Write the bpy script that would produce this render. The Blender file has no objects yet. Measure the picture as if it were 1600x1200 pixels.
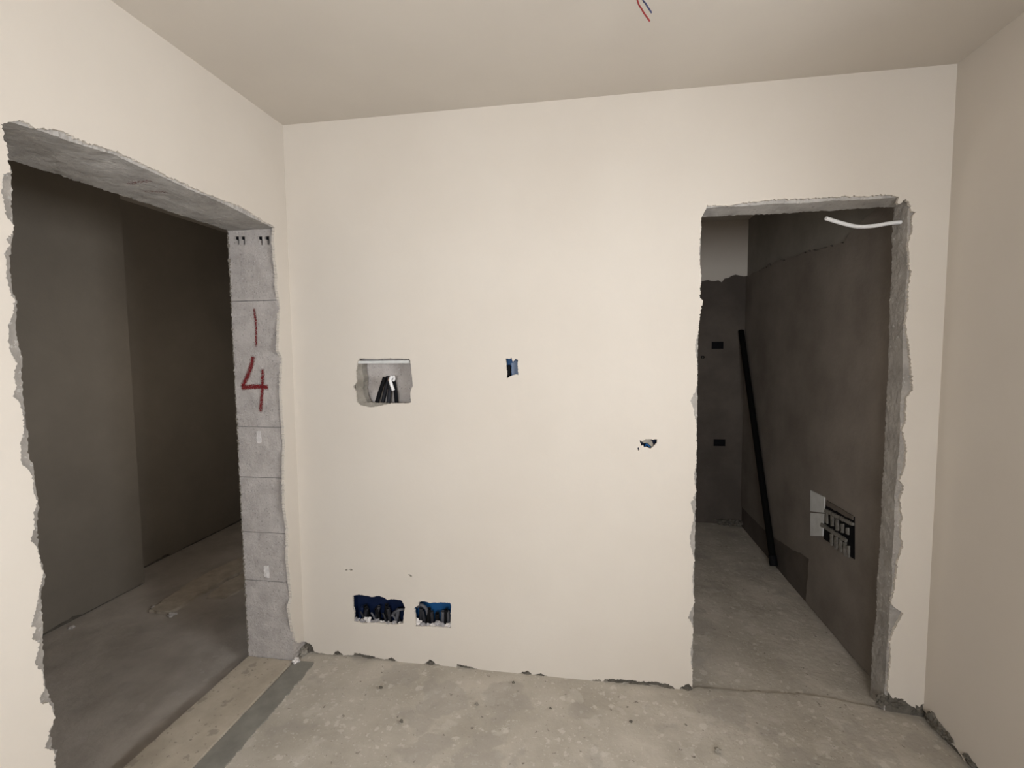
import bpy, bmesh, math, random
from mathutils import Vector, Matrix, noise
from mathutils.geometry import delaunay_2d_cdt

scene = bpy.context.scene
# ------------------------------------------------------------------ camera
CAM = Vector((1.5006, -2.2702, 1.5854))
YAW, PITCH, ROLL, FPX = -0.1611, -0.0701, -0.0094, 760.1
fw = Vector((math.sin(YAW)*math.cos(PITCH), math.cos(YAW)*math.cos(PITCH), math.sin(PITCH)))
r0 = Vector((math.cos(YAW), -math.sin(YAW), 0)); u0 = r0.cross(fw)
rt = r0*math.cos(ROLL)+u0*math.sin(ROLL); up = -r0*math.sin(ROLL)+u0*math.cos(ROLL)
cd = bpy.data.cameras.new('camera'); cam = bpy.data.objects.new('camera', cd)
scene.collection.objects.link(cam)
cd.sensor_width = 36; cd.lens = 36*FPX/1600; cd.clip_start = 0.02
cam.matrix_world = Matrix(((rt.x, up.x, -fw.x, CAM.x), (rt.y, up.y, -fw.y, CAM.y), (rt.z, up.z, -fw.z, CAM.z), (0, 0, 0, 1)))
scene.camera = cam

# ------------------------------------------------------------------ daylight and exposure
W, H, ROOM_Y = 2.9325, 2.7, -4.3
WIN = (-2.35, -1.25, 1.28, 1.92)          # window in the right wall: y0 y1 z0 z1
ADDED_WIN = (0.95, 2.2, 1.17, 1.97)               # unseen opening, added behind the camera to light the back wall: x0 x1 z0 z1
world = bpy.data.worlds.new('sky'); scene.world = world; world.use_nodes = True
bg = world.node_tree.nodes['Background']
bg.inputs['Color'].default_value = (0.97, 1.0, 1.045, 1); bg.inputs['Strength'].default_value = 31.0
def area(name, sx, sy, loc, rot, power=0, portal=False, col=(1, 1, 1)):
    l = bpy.data.lights.new(name, 'AREA'); l.shape = 'RECTANGLE'; l.size = sx; l.size_y = sy; l.energy = power; l.color = col
    l.cycles.is_portal = portal
    o = bpy.data.objects.new(name, l); scene.collection.objects.link(o); o.location = loc; o.rotation_euler = rot
q90 = math.radians(90)
area('window_daylight', WIN[1]-WIN[0], WIN[3]-WIN[2], (W+.26, (WIN[0]+WIN[1])/2, (WIN[2]+WIN[3])/2), (q90, 0, q90), portal=True)
area('added_opening_daylight', ADDED_WIN[1]-ADDED_WIN[0], ADDED_WIN[3]-ADDED_WIN[2], ((ADDED_WIN[0]+ADDED_WIN[1])/2, ROOM_Y-.24, (ADDED_WIN[2]+ADDED_WIN[3])/2), (q90, 0, 0), portal=True)
# added fill lamps brighten each dark space; no window is built there
area('back_room_fill', .5, .55, (1.03, .6, 1.5), (q90, 0, -q90), 4.0, col=(1, .91, .82))
area('corridor_fill', .3, .4, (-.30, .9, 1.4), (q90, 0, q90), 4.2, col=(1, .88, .76))
vs = scene.view_settings
vs.view_transform = 'Standard'; vs.look = 'None'; vs.gamma = 1; vs.use_curve_mapping = False; vs.exposure = 0.0

# ------------------------------------------------------------------ helpers
C = scene.collection
def at(u, v, axis, val):
    "a point of the photograph on a real plane of the room (axis 0/1/2 = x/y/z at val)"
    d = fw + rt*((u-800)/FPX) - up*((v-600)/FPX)
    return CAM + d*((val-CAM[axis])/d[axis])
def tag(o, label=None, cat=None, group=None, kind=None):
    if label: o['label'] = label
    if cat: o['category'] = cat
    if group: o['group'] = group
    if kind: o['kind'] = kind
    return o
def link(name, bm, mat, parent=None, smooth=False):
    me = bpy.data.meshes.new(name)
    bmesh.ops.recalc_face_normals(bm, faces=bm.faces[:])
    bm.to_mesh(me); bm.free()
    if smooth:
        for p in me.polygons: p.use_smooth = True
    if mat: me.materials.append(mat)
    o = bpy.data.objects.new(name, me); C.objects.link(o)
    if parent: o.parent = parent; o.matrix_parent_inverse = parent.matrix_world.inverted()
    return o
def empty(name, loc):
    o = bpy.data.objects.new(name, None); C.objects.link(o); o.location = loc; o.empty_display_size = .05
    o.matrix_world = Matrix.Translation(Vector(loc)); return o
rnd = random.Random(7)
rag_rnd = random.Random(21)
def rag(pts, step=0.012, amp=0.004, seed=0, closed=False):
    "subdivide a 2D polyline and break it up like chipped plaster"
    out = []; n = len(pts); segs = n if closed else n-1
    for i in range(segs):
        a = Vector(pts[i]); b = Vector(pts[(i+1) % n]); d = b-a; L = d.length
        if L < 1e-6: continue
        nr = Vector((-d.y, d.x))/L; k = max(1, int(L/step))
        for j in range(k):
            p = a+d*(j/k); q = Vector((p.x*1.0, p.y*1.0, seed*3.7))
            o = noise.noise(q*38)*.6 + noise.noise(q*110)*.6 + noise.noise(q*270)*.75 + rag_rnd.uniform(-.35, .35)
            out.append(tuple(p+nr*o*amp*1.5))
    if not closed: out.append(tuple(pts[-1]))
    return out
def inside(p, poly):
    c = False; n = len(poly); x, y = p; j = n-1
    for i in range(n):
        xi, yi = poly[i]; xj, yj = poly[j]
        if (yi > y) != (yj > y) and x < (xj-xi)*(y-yi)/(yj-yi)+xi: c = not c
        j = i
    return c
def slab(name, outer, holes, to3, dv, mat, parent=None, grid=0, relief=0):
    "a plate with a free outline and holes, given a real thickness dv"
    vs_, es = [], []
    for lp in [outer]+list(holes):
        s = len(vs_); vs_ += [Vector(p) for p in lp]
        es += [(s+i, s+(i+1) % len(lp)) for i in range(len(lp))]
    if grid:
        xs = [p[0] for p in outer]; ys = [p[1] for p in outer]
        x = min(xs)+grid*.5
        while x < max(xs):
            y = min(ys)+grid*.5
            while y < max(ys):
                q = (x+rnd.uniform(-.2, .2)*grid, y+rnd.uniform(-.2, .2)*grid)
                if inside(q, outer): vs_.append(Vector(q))
                y += grid
            x += grid
    V, E, F, _, _, _ = delaunay_2d_cdt(vs_, es, [], 0, 1e-7)
    keep = []
    for f in F:
        c = sum((V[i] for i in f), Vector((0, 0)))/len(f)
        if inside(c, outer) and not any(inside(c, h) for h in holes): keep.append(f)
    bm = bmesh.new(); dv = Vector(dv); front = {}; back = {}; nrm = dv.normalized()
    def fv(i):
        if i not in front:
            p = Vector(to3(*V[i])); q = p
            if relief: p = p+nrm*(noise.noise(q*6)*relief+noise.noise(q*25)*relief*.4+noise.noise(q*75)*relief*.35)
            front[i] = bm.verts.new(p); back[i] = bm.verts.new(q+dv)
        return front[i]
    cnt = {}
    for f in keep:
        bm.faces.new([fv(i) for i in f])
        bm.faces.new([back[i] for i in reversed(f)])
        for k in range(len(f)):
            e = (f[k], f[(k+1) % len(f)]); key = tuple(sorted(e))
            cnt.setdefault(key, []).append(e)
    for key, l in cnt.items():
        if len(l) == 1:
            a, b = l[0]
            try: bm.faces.new([front[b], front[a], back[a], back[b]])
            except ValueError: pass
    return link(name, bm, mat, parent)
def boxbm(bm, a, b):
    vv = [bm.verts.new((x, y, z)) for x in (a[0], b[0]) for y in (a[1], b[1]) for z in (a[2], b[2])]
    for q in ((0, 1, 3, 2), (4, 6, 7, 5), (0, 4, 5, 1), (2, 3, 7, 6), (0, 2, 6, 4), (1, 5, 7, 3)):
        bm.faces.new([vv[i] for i in q])
def box(name, a, b, mat, parent=None, bev=0):
    bm = bmesh.new(); boxbm(bm, a, b)
    if bev: bmesh.ops.bevel(bm, geom=bm.edges[:], offset=bev, segments=2, affect='EDGES', profile=.5)
    return link(name, bm, mat, parent)
def smooth_path(pts, n=8):
    P = [Vector(p) for p in pts]; P = [P[0]*2-P[1]]+P+[P[-1]*2-P[-2]]; out = []
    for i in range(1, len(P)-2):
        for j in range(n):
            t = j/n; a, b, c, d = P[i-1:i+3]
            out.append(.5*((2*b)+(c-a)*t+(2*a-5*b+4*c-d)*t*t+(3*b-a-3*c+d)*t**3))
    out.append(P[-2]); return out
def tube(name, pts, rad, mat, parent=None, seg=10, ribs=0, hollow=0, n=8):
    "a swept round tube; ribs = corrugation depth, hollow = wall thickness (open ends)"
    path = smooth_path(pts, n) if len(pts) > 2 else [Vector(pts[0]).lerp(Vector(pts[1]), t/12) for t in range(13)]
    if ribs:
        fine = []; 
        for a, b in zip(path, path[1:]):
            k = max(1, int((b-a).length/(rad*.45)))
            fine += [a.lerp(b, j/k) for j in range(k)]
        path = fine+[path[-1]]
    bm = bmesh.new(); ref = Vector((.31, .87, .39))
    def sweep(r_, rib):
        rings = []
        for i, p in enumerate(path):
            t = (path[min(i+1, len(path)-1)]-path[max(i-1, 0)]).normalized()
            a = t.cross(ref).normalized(); b = t.cross(a)
            r2 = r_-(rib if i % 2 else 0)
            rings.append([bm.verts.new(p+(a*math.cos(2*math.pi*k/seg)+b*math.sin(2*math.pi*k/seg))*r2) for k in range(seg)])
        for A, B in zip(rings, rings[1:]):
            for k in range(seg): bm.faces.new([A[k], A[(k+1) % seg], B[(k+1) % seg], B[k]])
        return rings
    R1 = sweep(rad, ribs)
    if hollow:
        R2 = sweep(rad-hollow-ribs, 0)
        for e in (0, -1):
            for k in range(seg): bm.faces.new([R1[e][k], R1[e][(k+1) % seg], R2[e][(k+1) % seg], R2[e][k]])
    else:
        bm.faces.new(R1[0]); bm.faces.new(R1[-1])
    return link(name, bm, mat, parent, smooth=True)
def lump(name, c, s, mat, parent=None, seed=0, sub=3, rough=.8):
    "an uneven crumb or dab of mortar"
    bm = bmesh.new(); bmesh.ops.create_icosphere(bm, subdivisions=sub, radius=1)
    for v in bm.verts:
        q = v.co.copy(); k = .9+rough*noise.noise(q*1.9+Vector((seed*5.1, seed*2.3, 0)))+rough*.5*noise.noise(q*4+Vector((0, seed*1.7, 3)))
        v.co = Vector((q.x*k*s[0], q.y*k*s[1], q.z*k*s[2]))+Vector(c)
    return link(name, bm, mat, parent)

# ------------------------------------------------------------------ materials
def surf(name, c1, c2, scale=4, rough=.9, bump=.15, bscale=60, spots=(), detail=6, contrast=(.35, .65), spec=.2):
    m = bpy.data.materials.new(name); m.use_nodes = True; nt = m.node_tree; N = nt.nodes; L = nt.links
    b = N['Principled BSDF']; b.inputs['Roughness'].default_value = rough; b.inputs['Specular IOR Level'].default_value = spec
    tc = N.new('ShaderNodeTexCoord'); co = tc.outputs['Object']
    n1 = N.new('ShaderNodeTexNoise'); n1.inputs['Scale'].default_value = scale; n1.inputs['Detail'].default_value = detail
    n1.inputs['Roughness'].default_value = .6; L.new(co, n1.inputs['Vector'])
    rp = N.new('ShaderNodeValToRGB'); rp.color_ramp.elements[0].position, rp.color_ramp.elements[1].position = contrast
    rp.color_ramp.elements[0].color = (*c1, 1); rp.color_ramp.elements[1].color = (*c2, 1)
    L.new(n1.outputs['Fac'], rp.inputs['Fac']); col = rp.outputs['Color']
    for (sc, thr, c, amt, seed) in spots:
        mp = N.new('ShaderNodeMapping'); mp.inputs['Location'].default_value = (seed, seed*.7, seed*.3); L.new(co, mp.inputs['Vector'])
        nz = N.new('ShaderNodeTexNoise'); nz.inputs['Scale'].default_value = sc*2.2; nz.inputs['Detail'].default_value = 4
        L.new(mp.outputs['Vector'], nz.inputs['Vector'])
        ad = N.new('ShaderNodeMix'); ad.data_type = 'VECTOR'; ad.inputs[0].default_value = .9/sc
        va = N.new('ShaderNodeVectorMath'); va.operation = 'MULTIPLY_ADD'
        va.inputs[1].default_value = (1.1/sc,)*3
        L.new(nz.outputs['Color'], va.inputs[0]); L.new(mp.outputs['Vector'], va.inputs[2])
        vo = N.new('ShaderNodeTexVoronoi'); vo.inputs['Scale'].default_value = sc; L.new(va.outputs[0], vo.inputs['Vector'])
        # only some cells carry a spot, each with its own radius
        sp = N.new('ShaderNodeSeparateColor'); L.new(vo.outputs['Color'], sp.inputs[0])
        th = N.new('ShaderNodeMath'); th.operation = 'MULTIPLY'; th.inputs[1].default_value = thr; L.new(sp.outputs[0], th.inputs[0])
        sb = N.new('ShaderNodeMath'); sb.operation = 'SUBTRACT'; L.new(th.outputs[0], sb.inputs[0]); L.new(vo.outputs['Distance'], sb.inputs[1])
        mr = N.new('ShaderNodeMapRange'); mr.inputs['From Min'].default_value = -.04; mr.inputs['From Max'].default_value = .06
        mr.inputs['To Max'].default_value = amt; L.new(sb.outputs[0], mr.inputs['Value'])
        mx = N.new('ShaderNodeMix'); mx.data_type = 'RGBA'; mx.inputs[7].default_value = (*c, 1)
        L.new(mr.outputs[0], mx.inputs[0]); L.new(col, mx.inputs[6]); col = mx.outputs[2]
    L.new(col, b.inputs['Base Color'])
    if bump:
        n2 = N.new('ShaderNodeTexNoise'); n2.inputs['Scale'].default_value = bscale; n2.inputs['Detail'].default_value = 8; n2.inputs['Roughness'].default_value = .65
        L.new(co, n2.inputs['Vector'])
        bp = N.new('ShaderNodeBump'); bp.inputs['Strength'].default_value = bump; bp.inputs['Distance'].default_value = .01
        L.new(n2.outputs['Fac'], bp.inputs['Height']); L.new(bp.outputs['Normal'], b.inputs['Normal'])
    return m
M = {}
M['plaster'] = surf('cream_plaster', (.545, .492, .428), (.58, .53, .466), 1.3, .85, .06, 40, contrast=(.3, .7))
M['ceiling'] = surf('ceiling_plaster', (.545, .497, .437), (.58, .532, .468), 1.1, .9, .06, 30)
M['concrete'] = surf('raw_concrete', (.25, .23, .207), (.36, .333, .30), 9, .95, .5, 45, spots=[(55, .3, (.5, .48, .45), .5, 3)])
M['block'] = surf('block_concrete', (.365, .332, .307), (.46, .42, .39), 14, .95, .55, 70, spots=[(90, .32, (.2, .19, .18), .6, 1), (60, .26, (.52, .5, .48), .5, 4)])
M['soffit'] = surf('lintel_concrete', (.33, .31, .285), (.45, .425, .395), 12, .95, .5, 60, spots=[(50, .3, (.24, .22, .2), .5, 2), (24, .3, (.5, .48, .45), .4, 7)])
M['joint'] = surf('joint_mortar', (.17, .16, .15), (.24, .23, .22), 30, .95, .5, 90)
M['floor'] = surf('screed_floor', (.37, .335, .28), (.485, .44, .375), 3.2, .9, .35, 35, detail=9,
                  spots=[(8, .42, (.53, .49, .43), .42, 0), (22, .36, (.60, .56, .50), .55, 2), (60, .32, (.58, .54, .475), .5, 4), (26, .16, (.14, .12, .10), .8, 5), (70, .2, (.25, .225, .195), .5, 9), (4, .5, (.33, .30, .262), .45, 8)])
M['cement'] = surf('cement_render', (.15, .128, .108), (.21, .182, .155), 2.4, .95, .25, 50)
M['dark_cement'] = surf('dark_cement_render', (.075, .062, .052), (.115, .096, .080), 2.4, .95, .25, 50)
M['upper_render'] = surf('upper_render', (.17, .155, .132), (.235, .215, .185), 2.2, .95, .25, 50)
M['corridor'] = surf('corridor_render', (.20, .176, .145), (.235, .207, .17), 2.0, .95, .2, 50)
M['corridor_floor'] = surf('corridor_screed', (.38, .34, .295), (.53, .48, .425), 3.0, .95, .4, 30, detail=9, spots=[(12, .3, (.5, .46, .42), .5, 1)])
M['mortar'] = surf('old_mortar', (.20, .18, .15), (.30, .275, .235), 25, .95, .6, 60)
M['gang_mortar'] = surf('gang_mortar', (.13, .12, .105), (.22, .205, .18), 40, .95, .6, 80)
M['pale_mortar'] = surf('pale_mortar', (.46, .40, .32), (.60, .53, .44), 14, .95, .6, 40)
M['dark_mortar'] = surf('dark_brown_mortar', (.085, .076, .062), (.15, .135, .112), 25, .95, .6, 60)  # dark brown mortar for lumps, pebbles, base strips and corridor wall cores
M['debris'] = surf('pale_plaster_debris', (.55, .52, .50), (.72, .68, .65), 40, .95, .5, 90)
M['grey_debris'] = surf('grey_debris', (.26, .245, .245), (.42, .40, .40), 40, .95, .6, 90)
M['slab'] = surf('travertine', (.41, .355, .28), (.52, .455, .365), 6, .8, .3, 40, spots=[(14, .3, (.24, .21, .17), .5, 2), (40, .25, (.2, .17, .14), .6, 6)])
M['grout'] = surf('grey_fillet', (.20, .19, .165), (.26, .248, .215), 8, .9, .2, 50)
def plain(name, c, rough=.5, spec=.4, bump=0):
    return surf(name, tuple(x*.85 for x in c), c, 30, rough, bump, 80, spec=spec)
M['black'] = plain('black_plastic', (.005, .005, .006), .75, .12)
M['pole'] = plain('black_pole', (.004, .0038, .0035), .85, .08)
M['blue'] = plain('blue_plastic', (.008, .075, .21), .5, .3)
M['navy'] = plain('navy_plastic', (.0025, .009, .036), .55, .2)
M['dark_tube'] = plain('dark_grey_tube', (.02, .02, .024), .6, .25)
M['grey_tube'] = plain('grey_tube', (.09, .09, .10), .6, .25)
M['white'] = plain('white_plastic', (.72, .71, .70), .5)
M['red_wire'] = plain('red_wire', (.28, .022, .025), .4)
M['blue_wire'] = plain('blue_wire', (.045, .05, .12), .4)
M['copper'] = plain('brown_wire', (.22, .09, .04), .4)
M['white_board'] = surf('white_board', (.50, .50, .48), (.58, .58, .56), 20, .8, .2, 60)
def paint_mat():
    m = bpy.data.materials.new('red_paint'); m.use_nodes = True; nt = m.node_tree; N = nt.nodes; L = nt.links
    b = N['Principled BSDF']; b.inputs['Base Color'].default_value = (.155, .006, .008, 1); b.inputs['Roughness'].default_value = .7
    at_ = N.new('ShaderNodeAttribute'); at_.attribute_name = 'cover'
    tc = N.new('ShaderNodeTexCoord'); n = N.new('ShaderNodeTexNoise'); n.inputs['Scale'].default_value = 210; n.inputs['Detail'].default_value = 5
    L.new(tc.outputs['Object'], n.inputs['Vector'])
    a = N.new('ShaderNodeMath'); a.operation = 'MULTIPLY_ADD'; a.inputs[1].default_value = 1.7; a.inputs[2].default_value = -.38
    L.new(n.outputs['Fac'], a.inputs[0])
    s = N.new('ShaderNodeMath'); s.operation = 'ADD'; L.new(a.outputs[0], s.inputs[0]); L.new(at_.outputs['Fac'], s.inputs[1])
    mr = N.new('ShaderNodeMapRange'); mr.inputs['From Min'].default_value = .62; mr.inputs['From Max'].default_value = .95
    L.new(s.outputs[0], mr.inputs['Value']); L.new(mr.outputs[0], b.inputs['Alpha'])
    return m
M['paint'] = paint_mat()

XZ = lambda y: (lambda a, b: (a, y, b))
YZ = lambda x: (lambda a, b: (x, a, b))
XY = lambda z: (lambda a, b: (a, b, z))
def pxz(pts, y=0): return [(at(u, v, 1, y).x, at(u, v, 1, y).z) for u, v in pts]
def pyz(pts, x=0): return [(at(u, v, 0, x).y, at(u, v, 0, x).z) for u, v in pts]
def pxy(pts, z=0): return [(at(u, v, 2, z).x, at(u, v, 2, z).y) for u, v in pts]

D1, D2, DZ, TB = 1.979, 2.786, 2.182, 0.107        # doorway in the back wall
L1, L2, LZ, TL = -0.085, -1.196, 2.186, 0.270      # doorway in the left wall
BX = 2.845                                          # right wall of the room behind
BY = at(1166, 420, 0, BX).y                         # its far wall
PT = 0.014                                          # plaster thickness
FC = -0.055                                         # corridor floor level
TOP = H+0.02

# ------------------------------------------------------------------ floors and ceiling
def ground(name, outline, z, mat, thick=.12, relief=.003, grid=.06):
    def lay(a, b):
        k = max(0, min(1, (a-2.45)/.5)); f = max(0, min(1, (b+.9)/.9))
        return (a, b, z-.026*k*k*f)
    return tag(slab(name, outline, [], lay, (0, 0, -thick), mat, None, grid=grid, relief=relief), kind='structure')
seam = rag([(3.2, .02), (D2+.02, .01), (2.5, .045), (2.2, .03), (D1, .02), (-.004, .02)], .012, .006, 3)
FZ = -.009
floor = ground('floor', [(-.004, ROOM_Y), (3.2, ROOM_Y)]+seam, FZ, M['floor'])
bath_floor = ground('floor_back_room', [(.9, .0), (3.2, .0), (3.2, BY+.2), (.9, BY+.2)], -.019, M['floor'], .10)
corr_floor = ground('floor_corridor', [(-2.3, -3.2), (-.255, -3.2), (-.255, 2.9), (-2.3, 2.9)], FC, M['corridor_floor'])
box('floor_base', (-2.6, ROOM_Y-.3, -.3), (3.5, 3.3, -.19), M['concrete'])['kind'] = 'structure'
ceiling = box('ceiling', (-2.6, ROOM_Y-.3, H), (3.5, 3.3, H+.2), M['ceiling']); ceiling['kind'] = 'structure'

# ------------------------------------------------------------------ back wall
left_edge = [(1082, 1076), (1082, 1056), (1079, 1019), (1084, 982), (1075, 965), (1085, 941), (1082, 907), (1085, 874), (1079, 855), (1078, 837),
             (1085, 805), (1079, 787), (1088, 767), (1084, 745), (1087, 727), (1089, 700), (1088, 665), (1084, 640), (1079, 627), (1090, 600), (1090, 577),
             (1086, 542), (1091, 520), (1094, 492), (1098, 470), (1093, 465), (1096, 432), (1094, 417), (1093, 395), (1095, 367), (1096, 342), (1105, 321)]
top_edge = [(1135, 321), (1165, 317), (1210, 312), (1265, 310), (1310, 307), (1360, 306), (1385, 304), (1406, 307), (1401, 316), (1406, 319), (1415, 310)]
right_edge = [(1421, 317), (1424, 330), (1432, 331), (1425, 337), (1425, 365), (1419, 380), (1421, 417), (1424, 427), (1420, 440), (1419, 480), (1415, 505), (1420, 542),
              (1424, 572), (1426, 610), (1416, 622), (1415, 660), (1410, 670), (1417, 700), (1414, 730), (1406, 752), (1412, 760), (1406, 785), (1410, 810), (1407, 835),
              (1411, 852), (1404, 874), (1397, 924), (1392, 945), (1411, 958), (1397, 985), (1391, 1002), (1392, 1026), (1389, 1056), (1387, 1080)]
bottom_left = [(478, 1003), (487, 1008), (492, 1019), (520, 1023), (523, 1018), (530, 1018), (536, 1024), (552, 1024), (553, 1020), (576, 1024), (600, 1031),
               (612, 1027), (622, 1034), (640, 1039), (662, 1038), (672, 1031), (682, 1038), (700, 1043), (714, 1042), (714, 1038), (735, 1042), (750, 1047),
               (775, 1054), (800, 1056), (812, 1051), (825, 1048), (832, 1055), (845, 1053), (856, 1056), (870, 1061), (885, 1065), (922, 1065), (926, 1062),
               (938, 1062), (940, 1066), (946, 1061), (970, 1062), (985, 1062), (1000, 1066), (1025, 1065), (1045, 1069), (1054, 1080), (1060, 1080), (1064, 1074), (1076, 1068)]
bottom_right = [(1394, 1091), (1410, 1092), (1422, 1102), (1430, 1107), (1430, 1101), (1436, 1105), (1441, 1100), (1449, 1116)]
notch = pxz(left_edge+top_edge+right_edge)
outline = [(-.01, at(478, 1003, 1, 0).z)] + rag(pxz(bottom_left), .0045, .0032, 1) + rag(notch, .0045, .0034, 2) + rag(pxz(bottom_right), .005, .004, 4)
outline += [(W+.012, outline[-1][1]), (W+.012, TOP), (-.01, TOP)]
niche_px = [(558, 566), (562, 560), (590, 561), (612, 560), (640, 561), (642, 572), (644, 590), (645, 603), (641, 612), (642, 629), (633, 630), (612, 630), (594, 634), (580, 637),
            (563, 633), (557, 628), (556, 612), (552, 604), (557, 596), (556, 580)]
boxA_px = [(790, 560), (797, 561), (799, 558), (801, 563), (803, 564), (805, 561), (809, 562), (809, 575), (810, 586), (807, 585), (802, 586), (796, 588), (792, 591), (792, 583), (791, 570)]
boxB_px = [(999, 688), (1004, 689), (1008, 686), (1014, 686), (1020, 687), (1027, 686), (1026, 692), (1022, 697), (1016, 701), (1012, 699), (1006, 699), (1005, 695), (1002, 696)]
boxC_px = [(551, 931), (560, 929), (575, 931), (581, 933), (592, 931), (601, 934), (605, 937), (615, 936), (627, 938), (633, 949), (631, 957), (630, 974), (620, 976), (600, 974), (585, 973), (570, 974), (553, 971), (553, 955), (551, 950)]
boxD_px = [(655, 940), (664, 940), (672, 942), (690, 941), (703, 942), (705, 946), (704, 965), (704, 981), (690, 980), (670, 979), (650, 979), (649, 965), (647, 950), (653, 946)]
chips = [[(539, 890), (542, 889), (543, 891), (540, 892)], [(545, 889), (550, 889), (551, 891), (547, 892)], [(637, 897), (641, 898), (644, 900), (642, 902)],
         [(996, 700), (998, 699), (999, 703), (997, 704)]]
holes = [rag(pxz(p), .003, .0016, 11+i, True) for i, p in enumerate((niche_px, boxA_px, boxB_px, boxC_px, boxD_px))]
holes += [pxz(p) for p in chips]
def bounds(px, e=.006):
    q = pxz(px); return min(p[0] for p in q)-e, max(p[0] for p in q)+e, min(p[1] for p in q)-e, max(p[1] for p in q)+e
BB = [bounds(p) for p in (niche_px, boxA_px, boxB_px, boxC_px, boxD_px)]
rect = lambda b: [(b[0], b[2]), (b[1], b[2]), (b[1], b[3]), (b[0], b[3])]
core_l = [(p[0]+.002, p[1]) for p in pxz([(1082, 1076), (1083, 1000), (1085, 900), (1087, 800), (1089, 700), (1090, 620), (1091, 520), (1094, 417), (1096, 342), (1100, 321)])]
core = [(-.3, -.1), (core_l[0][0], -.1)] + rag(core_l[:-1], .006, .0025, 5) + [(D1+.012, 2.38), (D2+.012, 2.38)]
core += rag([(2.792, 2.2), (2.796, 1.85), (2.801, 1.4), (2.797, .9), (2.793, .4), (2.786, .02)], .03, .0012, 6) + [(2.786, -.1), (3.3, -.1), (3.3, TOP), (-.3, TOP)]
wall_back = slab('wall_back', core, [rect(b) for b in BB], XZ(PT), (0, TB-PT-.008, 0), M['concrete']); wall_back['kind'] = 'structure'
slab('plaster', outline, holes, XZ(0), (0, PT, 0), M['plaster'], wall_back)
lint = rag([(D1-.0, .011), (D2+.012, .011)], .008, .0022, 8)+rag([(D2+.012, TB), (D1, TB+.004)], .007, .006, 9)
slab('lintel', lint, [], lambda a, b: (a, b, 2.198-.016*b/TB), (0, 0, .2), M['soffit'], wall_back, grid=.03, relief=.004)
def jamb_x(z):
    t = [(-.2, 2.786), (.02, 2.786), (.4, 2.793), (.9, 2.797), (1.4, 2.801), (1.85, 2.796), (2.2, 2.792), (2.5, 2.792)]
    for (a, xa), (b, xb) in zip(t, t[1:]):
        if a <= z <= b: return xa+(xb-xa)*(z-a)/(b-a)
    return 2.79
jo = rag([(.0105, -.03), (.0105, 2.2)], .006, .0022, 27)+rag([(TB+.003, 2.2), (TB+.003, -.03)], .006, .005, 28)
slab('jamb_face', jo, [], lambda a, b: (jamb_x(b)-.006, a, b), (.009, 0, 0), M['concrete'], wall_back, grid=.014, relief=.006)
# render on the far side of the back wall
slab('render', [(.9, -.02), (D1-.03, -.02)]+rag([(D1-.03, .0), (D1-.02, DZ+.02), (D2+.02, DZ+.025), (D2+.012, 0)], .015, .006, 12)+[(D2+.012, -.02), (3.3, -.02), (3.3, TOP), (.9, TOP)], [],
     XZ(TB+.004), (0, -.012, 0), M['cement'], wall_back)
for i, (u, v, a, b, c) in enumerate([(480, 1013, .028, .02, .036), (527, 1022, .012, .012, .01), (575, 1030, .05, .012, .012), (612, 1033, .026, .014, .017), (672, 1040, .028, .018, .022), (726, 1043, .03, .01, .008),
        (785, 1060, .04, .012, .01), (824, 1056, .034, .02, .024), (846, 1058, .022, .014, .014), (930, 1068, .016, .012, .012), (962, 1068, .04, .014, .016), (1000, 1069, .05, .014, .014),
        (1043, 1077, .04, .022, .024), (1074, 1082, .03, .022, .03), (1380, 1096, .03, .03, .035), (1408, 1103, .035, .022, .028), (1436, 1112, .03, .024, .03)]):
    p = at(u, v, 1, .0); lump('mortar_lump', (p.x, .008, max(p.z, -.012)), (a*.85, b*.55, c*.75), M['dark_mortar'], wall_back, i)

slab('base_mortar', rag([(2.79, .0), (2.80, .07), (2.86, .06), (2.94, .05), (2.94, 0)], .008, .004, 14)+[(2.94, -.06), (2.79, -.06)], [], XZ(.008), (0, .01, 0), M['dark_mortar'], wall_back)
slab('base_mortar', [(.0, -.05), (1.97, -.05)]+rag([(1.97, .02), (1.5, .022), (1.0, .02), (.5, .022), (.0, .04)], .02, .004, 15), [], XZ(.0125), (0, .004, 0), M['dark_mortar'], wall_back)
# recess with conduits, lined box
b = BB[0]; DEP = .068
bm = bmesh.new(); boxbm(bm, (b[0], PT+DEP-.004, b[2]), (b[1], PT+DEP, b[3]))
boxbm(bm, (b[0], .002, b[2]), (b[0]+.004, PT+DEP, b[3])); boxbm(bm, (b[1]-.004, .002, b[2]), (b[1], PT+DEP, b[3]))
boxbm(bm, (b[0], .002, b[2]), (b[1], PT+DEP, b[2]+.004))
link('recess_lining', bm, M['block'], wall_back)
hd = pxz([(559, 564), (640, 563), (641, 567.5), (560, 568)], .012)
slab('recess_head', hd, [], XZ(.009), (0, .05, 0), M['white_board'], wall_back)
lft = [(560, 563), (567, 565), (566, 580), (569, 592), (567, 606), (571, 622), (575, 629), (559, 629), (556, 605)]
slab('recess_mortar', rag(pxz(lft, .012), .005, .002, 21, True), [], XZ(.010), (0, .05, 0), M['mortar'], wall_back)
lips = [(558, 629), (580, 629), (610, 630), (594, 634), (580, 637), (563, 634)]
slab('recess_mortar', rag(pxz(lips, .006), .005, .002, 22, True), [], XZ(.005), (0, .01, 0), M['mortar'], wall_back)
def nb(u, v, y): return at(u, v, 1, y)
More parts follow.
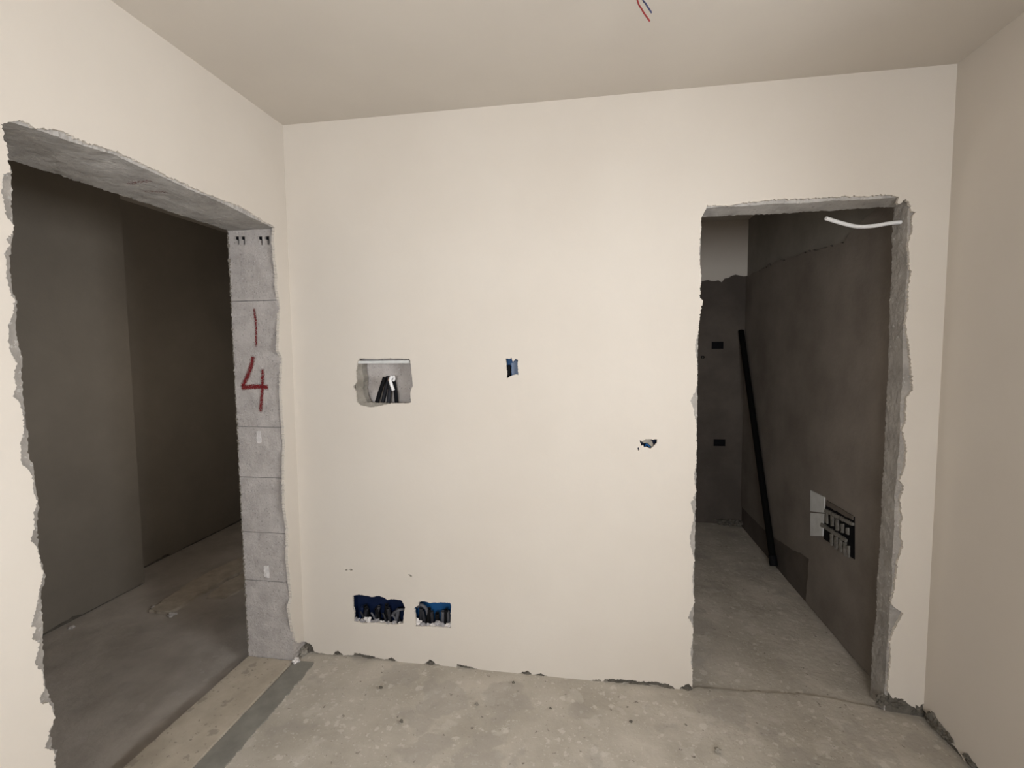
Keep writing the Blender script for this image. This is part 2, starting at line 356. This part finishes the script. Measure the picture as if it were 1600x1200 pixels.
for i, (ub, ut, vt, yb, yt, col, lab) in enumerate([
        (587, 601, 590, .032, .020, 'black', 'leftmost black conduit leaning in the plastered wall recess'),
        (597, 606.5, 588, .062, .056, 'dark_tube', 'second black conduit from the left in the wall recess'),
        (606, 611, 593, .042, .022, 'dark_tube', 'dark conduit behind the white sleeve in the wall recess'),
        (620, 614.5, 590, .046, .047, 'black', 'rightmost black conduit leaning left in the wall recess')]):
    p0 = nb(ub, 634, yb); p1 = nb((ub+ut)/2+.5, 610, (yb+yt)/2); p2 = nb(ut, vt, yt)
    t = tube('conduit', [p0, p1, p2], .0105, M[col], None, 12, ribs=.0012, hollow=.002)
    tag(t, lab, 'conduit', 'black conduits in the wall recess')
t = tube('wire_sleeve', [nb(614.5, 610, .004), nb(611.5, 601, .002), nb(609.5, 593, .004), nb(613, 588, .012)], .0085, M['white'], None, 10)
tag(t, 'white sleeve hanging over the conduits in the wall recess', 'wire')
t = tube('wire_end', [nb(614.5, 595, .012), nb(616, 592, .010), nb(615, 587, .014)], .006, M['white'], None, 10)
tag(t, 'short white wire end at the top of the recess conduits', 'wire')
t = tube('copper_wire', [nb(606.5, 595, .006), nb(607, 593, .001), nb(607.5, 590, .006)], .002, M['copper'], None, 8)
tag(t, 'thin brown wire twisted beside the white sleeve in the recess', 'wire')

# blue flush boxes
def shell(name, b, dep, mat, root, y0=.006, w=.003):
    bm = bmesh.new()
    boxbm(bm, (b[0], dep-w, b[2]), (b[1], dep, b[3])); boxbm(bm, (b[0], y0, b[2]), (b[0]+w, dep-w, b[3])); boxbm(bm, (b[1]-w, y0, b[2]), (b[1], dep-w, b[3]))
    boxbm(bm, (b[0]+w, y0, b[2]), (b[1]-w, dep-w, b[2]+w)); boxbm(bm, (b[0]+w, y0, b[3]-w), (b[1]-w, dep-w, b[3]))
    return link(name, bm, mat, root)
def flush_box(b, label, mat, dep=.066):
    r = empty('flush_box', ((b[0]+b[1])/2, .03, b[2])); tag(r, label, 'electrical box', 'blue flush boxes in the back wall')
    shell('shell', b, dep, mat, r); return r
r = flush_box(BB[1], 'small upright blue box high in the middle of the cream wall', M['blue'])
slab('plaster_fill', rag(pxz([(799, 568), (806, 563), (811, 565), (812, 587), (800, 588)], .02), .004, .002, 31, True), [], XZ(.02), (0, .03, 0), plain('dusty_blue', (.13, .17, .25), .8), r)
tube('conduit', [nb(795, 592, .045), nb(795, 580, .035), nb(794, 571, .03)], .011, M['black'], r, 10, hollow=.002)
lump('plaster_crumb', nb(801.5, 562.5, .012), (.006, .004, .008), M['debris'], r, 3, 2)
r = flush_box(BB[2], 'small half-plastered blue box beside the right doorway', M['navy'])
slab('plaster_fill', rag(pxz([(1001, 685), (1014, 684), (1019, 690), (1022, 696), (1019, 699), (1012, 693), (1006, 692), (1002, 691)], .014), .004, .002, 33, True), [], XZ(.014), (0, .03, 0), M['mortar'], r)
tube('wire', [nb(1007, 699, .03), nb(1010, 694, .022), nb(1015, 698, .022), nb(1019, 700, .035)], .004, M['blue'], r, 8)
r = flush_box(BB[3], 'wide navy box full of cables low on the wall, nearest the left corner', M['navy'])
for i, (ub, ut, vt, rr, c) in enumerate([(559, 566, 948, .009, 'navy'), (566, 573, 950, .011, 'dark_tube'), (576, 571, 946, .010, 'black'), (583, 592, 947, .010, 'dark_tube'), (592, 588, 951, .011, 'black'),
        (600, 604, 945, .010, 'black'), (609, 606, 950, .010, 'dark_tube'), (617, 622, 952, .011, 'grey_tube'), (625, 616, 956, .009, 'dark_tube')]):
    tube('cable', [nb(ub, 975, .05), nb((ub+ut)/2+1, (vt+975)/2, .03+.004*(i % 3)), nb(ut, vt, .022+.007*(i % 2))], rr, M[c], r, 10, hollow=.002)
for i, (ub, ut, vt) in enumerate([(571, 563, 955), (588, 580, 957), (604, 598, 958), (621, 612, 960)]):
    tube('cable', [nb(ub, 974, .03), nb((ub+ut)/2, (vt+974)/2-2, .02), nb(ut, vt, .016)], .005, M['grey_tube' if i % 2 else 'dark_tube'], r, 8)
tube('cable', [nb(612, 962, .03), nb(616, 957, .018), nb(624, 953, .014), nb(631, 952, .03)], .007, M['grey_tube'], r, 10)
for i, (u, v, a) in enumerate([(557, 968, .016), (566, 970, .014), (575, 968, .019), (580, 972, .014), (588, 971, .018), (597, 973, .014), (606, 974, .015), (616, 974, .015), (626, 975, .014)]):
    lump('mortar_crumb', nb(u, v, .014), (a, .011, a*.7), M['debris' if i % 3 == 2 else 'grey_debris'], r, 40+i, 3)
r = flush_box(BB[4], 'squarish bright blue box with cut cables low on the wall', M['blue'])
for i, (ub, ut, vt, rr, c) in enumerate([(656, 658, 950, .011, 'dark_tube'), (664, 660, 953, .010, 'dark_tube'), (668, 670, 951, .011, 'black'), (676, 674, 955, .010, 'dark_tube'), (682, 683, 958, .011, 'black'),
        (690, 692, 955, .010, 'grey_tube'), (696, 697, 952, .009, 'black'), (701, 700, 955, .009, 'grey_tube')]):
    tube('cable', [nb(ub, 982, .05), nb((ub+ut)/2+.5, (vt+982)/2, .034), nb(ut, vt, .022+.008*(i % 2))], rr, M[c], r, 10, hollow=.002)
tube('cable', [nb(652, 948, .03), nb(658, 945, .016), nb(666, 951, .016), nb(668, 960, .028)], .008, M['grey_tube'], r, 10)
for i, (u, v, a) in enumerate([(653, 972, .019), (660, 976, .016), (668, 978, .017), (677, 978, .018), (685, 975, .021), (693, 979, .019), (701, 977, .017)]):
    lump('mortar_crumb', nb(u, v, .014), (a, .011, a*.75), M['debris' if i % 3 == 0 else 'grey_debris'], r, 60+i, 3)

# ------------------------------------------------------------------ left wall with the open doorway
near_pl = [(3, 192), (6, 215), (12, 235), (15, 262), (17, 270), (5, 272), (3, 300), (7, 325), (11, 340), (21, 350), (20, 366), (11, 372), (15, 385), (8, 398), (11, 430), (14, 455), (23, 470), (20, 490),
           (13, 509), (14, 545), (20, 556), (27, 570), (20, 590), (26, 603), (21, 620), (31, 628), (36, 650), (38, 668), (31, 692), (33, 725), (45, 738), (53, 750), (51, 764), (58, 782), (53, 800), (55, 818),
           (48, 845), (58, 856), (68, 895), (60, 937), (55, 955), (48, 980), (57, 981), (50, 998), (61, 1003), (59, 1020), (54, 1036), (65, 1048), (71, 1077), (63, 1091), (67, 1102), (76, 1098), (82, 1108),
           (85, 1120), (77, 1145), (72, 1168), (86, 1174), (85, 1200), (88, 1240), (90, 1300)]
near_core = [(4, 235), (17, 262), (18, 300), (20, 350), (16, 400), (18, 455), (27, 470), (24, 509), (30, 545), (37, 566), (33, 590), (37, 620), (39, 656), (43, 686), (45, 710), (54, 737), (55, 764), (61, 782),
             (58, 818), (60, 854), (70, 900), (64, 925), (66, 962), (67, 1000), (66, 1025), (72, 1075), (82, 1100), (86, 1120), (79, 1145), (81, 1170), (88, 1174), (86, 1200), (90, 1300)]
head_pl = [(3, 192), (30, 187), (45, 192), (54, 201), (72, 201), (99, 205), (120, 217), (144, 225), (180, 235), (210, 250), (255, 271), (300, 292), (339, 309), (375, 322), (408, 342), (429, 355)]
far_pl = [(428, 375), (430, 400), (433, 430), (433, 450), (438, 480), (436, 510), (435, 548), (441, 560), (440, 614), (442, 644), (445, 695), (444, 740), (445, 794), (450, 824), (450, 857), (450, 877),
          (456, 934), (452, 949), (457, 982), (462, 1000), (466, 1005), (478, 1000)]
pn = pyz(near_pl); ph = pyz(head_pl); pf = pyz(far_pl)
o2 = [(ROOM_Y, -.02), (pn[-1][0], -.02)] + rag(pn[::-1], .0035, .003, 41)[:-1] + rag(ph, .004, .0035, 42)[:-1] + rag([ph[-1]]+pf, .0045, .0032, 43)[:-1]
o2 += [(.01, pf[-1][1]), (.01, TOP), (ROOM_Y, TOP)]
pc = pyz(near_core, -PT)
c2 = [(ROOM_Y, -.1), (pc[-1][0], -.1)] + rag(pc[::-1], .006, .003, 44) + [(pc[0][0]-.12, 2.2), (pc[0][0]-.12, 2.44), (.12, 2.44), (.12, -.1), (.3, -.1), (.3, TOP), (ROOM_Y, TOP)]
wall_left = slab('wall_left', c2, [], YZ(-PT), (-(TL-2*PT), 0, 0), M['concrete']); wall_left['kind'] = 'structure'
slab('plaster', o2, [], YZ(0), (-PT, 0, 0), M['plaster'], wall_left)
o3 = [(-3.2, FC), (L2-.02, FC)] + rag([(L2-.02, 0), (L2-.02, LZ+.012), (L1+.003, LZ+.002), (L1+.003, 1.1), (L1+.003, .04)], .006, .005, 45)+[(L1+.004, FC), (2.9, FC), (2.9, TOP), (-3.2, TOP)]
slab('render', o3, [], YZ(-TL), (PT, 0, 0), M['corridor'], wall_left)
def head_z(y):
    t = [(-1.35, 2.19), (-1.157, 2.202), (-1.0, 2.215), (-.89, 2.227), (-.71, 2.217), (-.46, 2.208), (-.19, 2.193), (-.085, 2.184), (.2, 2.182)]
    for (a, za), (b, zb_) in zip(t, t[1:]):
        if a <= y <= b: return za+(zb_-za)*(y-a)/(b-a)
    return t[0][1] if y < t[0][0] else t[-1][1]
def soffit(x, y):
    k = max(0, min(1, (x+TL)/TL)); return (x, y, (1-k)*2.184+k*(head_z(y)-.004))
lo = rag([(-.010, L2-.11), (-.010, L1)], .006, .0022, 46)+[(-.005, .12), (-TL+.006, .12)]+rag([(-TL+.006, L1), (-TL+.004, L2-.11)], .006, .006, 47)
slab('lintel', lo, [], soffit, (0, 0, .2), M['soffit'], wall_left, grid=.03, relief=.005)
# blocks of the door jamb
zs = [at(u, v, 1, L1).z for u, v in ((400, 470), (403, 667), (408, 746), (411, 832), (416, 908))]
zs = [LZ-.002]+zs+[-.02]
for i in range(len(zs)-1):
    z1, z0 = zs[i]-.0018, zs[i+1]+.0018
    e0, e1 = -TL+.008, -.006
    poly = rag([(e0, z0), (e1, z0)], .02, .0006, 50+i)[:-1]+rag([(e1, z0), (e1, z1)], .006, .003, 56+i)[:-1]+rag([(e1, z1), (e0, z1)], .02, .0006, 50+i)[:-1]+rag([(e0, z1), (e0, z0)], .006, .0045, 62+i)[:-1]
    hol = []
    if i == 0:
        for (u, v) in ((370, 376), (379.5, 376), (406.5, 376), (417.5, 376)):
            q = at(u, v, 1, L1); w_, h_ = .0125, .021
            box('hole_shade', (q.x-w_*1.5, L1+.012, q.z-h_*1.5), (q.x+w_*1.5, L1+.03, q.z+h_*1.5), M['black'], wall_left)  # black box stands in for the shade inside the hollow block
            hol.append([(q.x-w_, q.z+h_), (q.x+w_*.9, q.z+h_), (q.x+w_*.9, q.z-h_), (q.x+w_*.1, q.z-h_*.9), (q.x, q.z+h_*.2), (q.x-w_, q.z+h_*.3)])
    slab('block', poly, hol, XZ(L1), (0, .09 if i == 0 else .19, 0), M['block'], wall_left, grid=.035, relief=.003)
box('mortar_bed', (-TL+.014, L1+.004, -.02), (-.012, .10, zs[1]+.001), M['joint'], wall_left)
for (u, v, a, c) in ((405, 682, .012, .03), (417, 893, .014, .032)):
    q = at(u, v, 1, L1); slab('plaster_smear', rag([(q.x-a, q.z-c), (q.x+a, q.z-c), (q.x+a*.8, q.z+c), (q.x-a, q.z+c*.9)], .008, .004, 70+u, True), [], XZ(L1-.0035), (0, .004, 0), M['debris'], wall_left)
def stroke(name, pts3, width, nrm, parent, label, strength=1.0, lift=.005):
    "a brushed line of paint: a thin ribbon lying on the surface, its cover fading to the edge"
    bm = bmesh.new(); ly = bm.verts.layers.float.new('cover'); path = smooth_path(pts3, 10) if len(pts3) > 2 else [Vector(pts3[0]).lerp(Vector(pts3[1]), t/14) for t in range(15)]
    nrm = Vector(nrm); rows = []
    for i, p in enumerate(path):
        t = (path[min(i+1, len(path)-1)]-path[max(i-1, 0)]).normalized(); s = t.cross(nrm).normalized(); row = []
        endf = min(1, min(i, len(path)-1-i)/1.5+.25)
        for k in range(-3, 4):
            v = bm.verts.new(p+nrm*lift+s*width*k/3); v[ly] = (.62*(1-abs(k)/3)**.7*endf-.02)*strength; row.append(v)
        rows.append(row)
    for A, B in zip(rows, rows[1:]):
        for k in range(6): bm.faces.new([A[k], A[k+1], B[k+1], B[k]])
    o = link(name, bm, M['paint'], parent); o['label'] = label; return o
J = lambda u, v: at(u, v, 1, L1)
stroke('painted_stroke', [J(398, 481), J(401, 510), J(401, 543)], .0095, (0, -1, 0), wall_left, 'dark red painted vertical stroke above the number', .8)
stroke('painted_number', [J(397, 556), J(391, 580), J(379, 606)], .017, (0, -1, 0), wall_left, 'red hand-painted number 4')
stroke('painted_number', [J(378, 606), J(400, 604), J(421, 605)], .0165, (0, -1, 0), wall_left, 'red hand-painted number 4', 1.05, .0056)
stroke('painted_number', [J(412, 576), J(411, 605), J(408, 645)], .0125, (0, -1, 0), wall_left, 'red hand-painted number 4', .95, .0062)
S = lambda u, v: at(u, v, 2, LZ)
stroke('painted_smear', [S(200, 285), S(215, 282), S(235, 279)], .02, (0, 0, -1), wall_left, 'faint red-brown paint smear under the lintel', .5, .006)
stroke('painted_smear', [S(222, 296), S(245, 297), S(262, 298)], .016, (0, 0, -1), wall_left, 'faint red-brown paint smear under the lintel', .42, .006)
p = at(470, 1003, 0, 0)
lump('mortar_lump', (.006, p.y+.01, .012), (.02, .028, .022), M['mortar'], wall_left, 90)
lump('mortar_lump', (.008, L1-.005, .004), (.016, .02, .016), M['debris'], wall_left, 91)

# threshold
sl = pxy([(390, 1025), (452, 1034)])
thr = slab('threshold_slab', rag([(-TL+.005, -1.5), (-TL+.007, L1-.004), (-.012, L1-.006), (-.008, -.6), (-.002, -1.5)], .03, .0012, 80, True), [], XY(.003), (0, 0, -.10), M['slab'], None, grid=.05, relief=.0015)
tag(thr, 'brownish stone threshold slab lying in the left doorway', 'threshold')
ft = slab('floor_fillet', rag([(.132, -1.5), (.112, -.7), (.108, -.1), (.10, -.075)], .01, .004, 81)+[(-.002, -.075), (-.004, -.6), (.003, -1.5)], [], XY(-.0035), (0, 0, -.02), M['grout'], floor)

# ------------------------------------------------------------------ right wall, its window out of frame, wall behind the camera
rb = [(1449, 1116), (1460, 1122), (1472, 1135), (1484, 1159), (1496, 1172), (1507, 1190), (1512, 1177), (1521, 1190), (1529, 1199), (1540, 1212)]
pr = pyz(rb, W)
o4 = [(ROOM_Y, -.02), (pr[-1][0]-.05, -.02)]+rag(pr[::-1], .008, .003, 85)+[(.012, pr[0][1]), (.012, TOP), (ROOM_Y, TOP)]
wh = [(WIN[0], WIN[2]), (WIN[1], WIN[2]), (WIN[1], WIN[3]), (WIN[0], WIN[3])]
wall_right = slab('wall_right', [(ROOM_Y, -.1), (.3, -.1), (.3, TOP), (ROOM_Y, TOP)], [wh], YZ(W+PT), (.25, 0, 0), M['concrete']); wall_right['kind'] = 'structure'
slab('plaster', o4, [wh], YZ(W), (PT, 0, 0), M['plaster'], wall_right)
for i, (u, v, a, bb, c) in enumerate([(1458, 1132, .02, .03, .028), (1472, 1146, .018, .035, .024), (1484, 1160, .014, .025, .016), (1515, 1192, .014, .03, .014)]):
    q = at(u, v, 0, W); lump('mortar_lump', (W, q.y, .006), (a, bb, c), M['dark_mortar'], wall_right, 95+i)
slab('base_mortar', [(-.7, -.06), (.0, -.06)]+rag([(.0, .06), (-.2, .05), (-.4, .03), (-.7, .02)], .01, .004, 16), [], YZ(W+.009), (.007, 0, 0), M['dark_mortar'], wall_right)
wall_front = slab('wall_front', [(-.3, -.1), (3.3, -.1), (3.3, TOP), (-.3, TOP)], [[(ADDED_WIN[0], ADDED_WIN[2]), (ADDED_WIN[1], ADDED_WIN[2]), (ADDED_WIN[1], ADDED_WIN[3]), (ADDED_WIN[0], ADDED_WIN[3])]], XZ(ROOM_Y), (0, -.25, 0), M['plaster']); wall_front['kind'] = 'structure'

# ------------------------------------------------------------------ room behind the right doorway
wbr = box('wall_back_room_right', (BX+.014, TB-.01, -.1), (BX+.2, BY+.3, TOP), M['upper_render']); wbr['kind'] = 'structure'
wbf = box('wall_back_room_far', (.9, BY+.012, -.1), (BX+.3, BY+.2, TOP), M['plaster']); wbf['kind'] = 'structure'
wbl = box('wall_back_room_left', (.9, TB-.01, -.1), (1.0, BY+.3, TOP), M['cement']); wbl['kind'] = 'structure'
line = pyz([(1166, 431), (1185, 424), (1200, 415), (1210, 409), (1240, 401), (1280, 388), (1300, 386), (1322, 372), (1340, 352)], BX)
lo_e = pyz([(1178, 812), (1205, 838), (1240, 860), (1264, 872), (1262, 900), (1259, 932)], BX)
UT = [(1268, 765), (1290, 780), (1288, 790), (1312, 784), (1336, 808), (1336, 872), (1320, 866), (1296, 852), (1289, 838), (1268, 837)]
o5 = [(BY+.01, lo_e[0][1]), (BY+.01, line[0][1])] + rag(line, .03, .012, 101)+[(TB, line[-1][1]+.1), (TB, -.02), (lo_e[-1][0], -.02)] + rag(lo_e[::-1], .03, .005, 102)
slab('skirt_patch', [(TB+.3, -.05), (BY, -.05), (BY, .55), (TB+.3, .55)], [], YZ(BX+.0105), (.004, 0, 0), M['dark_cement'], wbr)
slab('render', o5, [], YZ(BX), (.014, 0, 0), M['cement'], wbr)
zt = at(1120, 434, 1, BY).z
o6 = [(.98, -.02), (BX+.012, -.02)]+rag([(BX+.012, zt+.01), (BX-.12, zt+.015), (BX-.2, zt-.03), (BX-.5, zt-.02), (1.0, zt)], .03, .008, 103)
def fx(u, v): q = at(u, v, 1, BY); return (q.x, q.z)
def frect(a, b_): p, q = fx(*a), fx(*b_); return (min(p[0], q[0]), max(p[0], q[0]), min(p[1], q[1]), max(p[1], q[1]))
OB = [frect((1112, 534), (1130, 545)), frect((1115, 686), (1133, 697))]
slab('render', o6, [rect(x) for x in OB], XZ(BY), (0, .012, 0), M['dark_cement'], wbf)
for x, lab in zip(OB, ('upper black outlet box on the far wall of the dark room', 'lower black outlet box on the far wall of the dark room')):
    r = empty('outlet_box', ((x[0]+x[1])/2, BY, x[2])); tag(r, lab, 'outlet box', 'outlet boxes on the dark far wall')
    bm = bmesh.new(); w = .006
    boxbm(bm, (x[0], BY-.006, x[2]), (x[0]+w, BY+.011, x[3])); boxbm(bm, (x[1]-w, BY-.006, x[2]), (x[1], BY+.011, x[3]))
    boxbm(bm, (x[0]+w, BY-.006, x[2]), (x[1]-w, BY+.011, x[2]+w)); boxbm(bm, (x[0]+w, BY-.006, x[3]-w), (x[1]-w, BY+.011, x[3])); link('rim', bm, M['black'], r)
    box('back_plate', (x[0]+w, BY+.006, x[2]+w), (x[1]-w, BY+.011, x[3]-w), M['black'], r)
q = fx(1097.5, 558); t = tube('conduit_stub', [(q[0], BY+.004, q[1]), (q[0], BY-.03, q[1])], .013, M['black'], None, 12, hollow=.002)
tag(t, 'tiny black conduit stub on the far wall behind the doorway edge', 'conduit')
for i, (x, c) in enumerate([(BX-.16, .05), (BX-.09, .045), (BX-.03, .04)]):
    lump('mortar_lump', (x, BY-.02, 0), (.05, .035, c*.6), M['dark_mortar'], wbf, 110+i)
# leaning pole
pb = at(1209, 884, 2, 0); pb.x = min(pb.x, BX-.02); ptop = at(1158, 517, 1, BY-.03)
d = (ptop-pb).normalized()
pole = empty('leaning_pole', (pb.x, pb.y, 0)); tag(pole, 'long black pole leaning into the corner of the dark room', 'pole')
tube('shaft', [Vector((pb.x, pb.y, .0)), ptop], .0235, M['pole'], pole, 16, hollow=.003)
tube('end_cap', [Vector((pb.x, pb.y, -.001)), Vector((pb.x, pb.y, 0))+d*.07], .0275, M['black'], pole, 16)
# pale board and gang boxes on the right wall of the dark room
def wy(u, v): q = at(u, v, 0, BX); return (q.y, q.z)
wb = empty('wall_board', (BX, wy(1279, 838)[0], wy(1279, 838)[1])); tag(wb, 'pale grey-white board in two pieces on the dark wall', 'board')
slab('panel', [wy(1268, 766), wy(1290, 777), wy(1289, 801), wy(1268, 799)], [], YZ(BX-.007), (.006, 0, 0), M['white_board'], wb)
slab('panel', [wy(1268, 801), wy(1289, 803), wy(1287, 838), wy(1268, 837)], [], YZ(BX-.007), (.006, 0, 0), M['white_board'], wb)
gb = empty('gang_box', (BX, wy(1312, 870)[0], wy(1312, 870)[1])); tag(gb, 'black gang box with mortar-smeared rows beside the pale board', 'electrical box')
slab('back_plate', [wy(1293, 782), wy(1336, 808), wy(1336, 874), wy(1288, 842), wy(1290, 800)], [], YZ(BX-.004), (.0035, 0, 0), M['black'], gb)
def strip(name, pts, mat, depth, seed): return slab(name, rag([wy(*p) for p in pts], .012, .003, seed, True), [], YZ(BX-.004-depth), (depth+.0005, 0, 0), mat, gb)
strip('mortar_strip', [(1293, 795), (1336, 817), (1336, 822), (1292, 800)], M['gang_mortar'], .012, 120)
strip('mortar_strip', [(1287, 817), (1326, 843), (1325, 847), (1286, 822)], M['gang_mortar'], .012, 121)
strip('mortar_strip', [(1295, 783), (1335, 806), (1335, 813), (1294, 790)], M['dark_cement'], .006, 122)
for i, (u, v0, v1) in enumerate([(1294, 801, 817), (1303, 806, 822), (1311, 811, 829), (1319, 818, 832), (1327, 824, 834), (1302, 834, 852), (1309, 838, 858), (1316, 842, 863), (1323, 848, 868), (1328, 852, 870)]):
    strip('divider', [(u-1.6, v0), (u+1.6, v0+1), (u+1.6, v1+1), (u-1.6, v1)], M['gang_mortar'], .009, 125+i)
# white conduit at the door head
wc = tube('white_conduit', [(D2+.02, .05, at(1404, 347, 1, .05).z), at(1390, 349, 1, .05), at(1365, 353, 1, .05), at(1340, 354, 1, .045), at(1316, 349, 1, .04), at(1290, 341, 1, .03)], .0085, M['white'], None, 14, ribs=.0007, hollow=.0015)
tag(wc, 'white corrugated conduit sagging out of the right jamb at the door head', 'conduit')

# ------------------------------------------------------------------ corridor behind the left doorway
CX1 = at(220, 910, 2, FC).x; CX1 = -1.64; CY = at(219, 800, 0, CX1).y; CX2 = -1.86
wc1 = box('wall_corridor', (-2.6, -3.2, -.19), (CX1-.014, CY-.012, TOP), M['dark_mortar']); wc1['kind'] = 'structure'
wc2 = box('wall_corridor_recess', (-2.6, CY-.02, -.19), (CX2-.014, 2.9, TOP), M['dark_mortar']); wc2['kind'] = 'structure'
zb = FC
b1 = rag([(-3.2, zb+.01), (-.4, zb+.008), (-.12, zb+.018), (.02, zb+.022), (.14, zb+.03), (.2, zb+.012), (CY, zb+.01)], .03, .004, 130)
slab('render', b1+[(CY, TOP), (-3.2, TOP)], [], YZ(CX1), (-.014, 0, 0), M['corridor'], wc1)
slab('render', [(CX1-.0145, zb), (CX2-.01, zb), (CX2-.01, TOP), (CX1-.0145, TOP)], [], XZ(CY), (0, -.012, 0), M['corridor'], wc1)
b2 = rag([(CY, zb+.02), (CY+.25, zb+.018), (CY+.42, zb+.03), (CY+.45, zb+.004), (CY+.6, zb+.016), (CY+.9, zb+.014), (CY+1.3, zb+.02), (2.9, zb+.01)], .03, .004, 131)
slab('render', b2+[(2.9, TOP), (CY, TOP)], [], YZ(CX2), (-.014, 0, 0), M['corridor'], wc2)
for nm, a, b_ in (('wall_corridor_end', (-2.6, 2.9, -.19), (.2, 3.1, TOP)), ('wall_corridor_near', (-2.6, -3.4, -.19), (-.27, -3.2, TOP))):
    box(nm, a, b_, M['corridor'])['kind'] = 'structure'
box('wall_corridor_side', (-.27, .3, -.19), (-.1, 3.1, TOP), M['corridor'])['kind'] = 'structure'
ms = pxy([(232, 958), (262, 938), (300, 912), (340, 890), (395, 866), (395, 885), (360, 905), (330, 922), (300, 938), (276, 955), (262, 960)], FC)
s = slab('mortar_strip', rag(ms, .03, .01, 140, True), [], XY(FC+.02), (0, 0, -.022), M['pale_mortar'], None, grid=.05, relief=.006); tag(s, 'wide ragged strip of dried mortar on the corridor floor', 'mortar')
ms = pxy([(322, 936), (352, 912), (395, 892), (395, 914), (352, 936)], FC)
s = slab('mortar_strip', rag(ms, .03, .008, 141, True), [], XY(FC+.014), (0, 0, -.016), M['pale_mortar'], None, grid=.05, relief=.005); tag(s, 'narrow mortar strip on the corridor floor next to the block jamb', 'mortar')
for i, (u, v, a, lab) in enumerate([(268, 962, .022, 'pale plaster crumb at the end of the corridor mortar strip'), (240, 951, .016, 'small pale crumb left of the corridor mortar strip'), (112, 982, .016, 'pale crumb on the corridor floor below the left wall')]):
    q = at(u, v, 2, FC); tag(lump('plaster_crumb', (q.x, q.y, FC+a*.35), (a*1.2, a, a*.6), M['debris'], None, 150+i, 2), lab, 'rubble', 'crumbs on the corridor floor')

# ------------------------------------------------------------------ small things
hang = at(986, -75, 2, H)
e1 = at(1015, 33, 1, hang.y-.04); e2 = at(1018, 20, 1, hang.y-.02); m1 = at(1003, 15, 1, hang.y-.02); m2 = at(1009, 6, 1, hang.y-.01)
k1 = at(995, -5, 1, hang.y); k2 = at(1003, -8, 1, hang.y)
tag(tube('ceiling_wire', [hang+Vector((0, 0, .01)), k1, m1, e1], .0022, M['red_wire'], None, 8), 'red wire hanging from the ceiling', 'wire', 'ceiling wires')
tag(tube('ceiling_wire', [hang+Vector((.015, 0, .01)), k2, m2, e2], .0022, M['blue_wire'], None, 8), 'shorter dark blue wire hanging from the ceiling', 'wire', 'ceiling wires')
for i, (u, v, a, c, lab) in enumerate([(627, 1128, .009, 'dark_mortar', 'dark pebble alone in the open floor below the wide box'), (595, 1075, .008, 'dark_mortar', 'dark pebble on the floor left of centre near the wall'),
        (802, 1067, .008, 'dark_mortar', 'dark pebble at the foot of the cream wall'), (745, 1101, .009, 'mortar', 'brown crumb beside the pale floor patch'),
        (1121, 1174, .014, 'mortar', 'brown flake on the floor in front of the right doorway'), (860, 1107, .006, 'dark_mortar', 'tiny dark pebble in the middle of the floor'),
        (986, 1128, .008, 'dark_mortar', 'dark crumb on the floor left of the right doorway')]):
    q = at(u, v, 2, 0); tag(lump('pebble', (q.x, q.y, a*.35), (a, a*.9, a*.6), M[c], None, 160+i, 2), lab, 'pebble', 'pebbles on the screed')
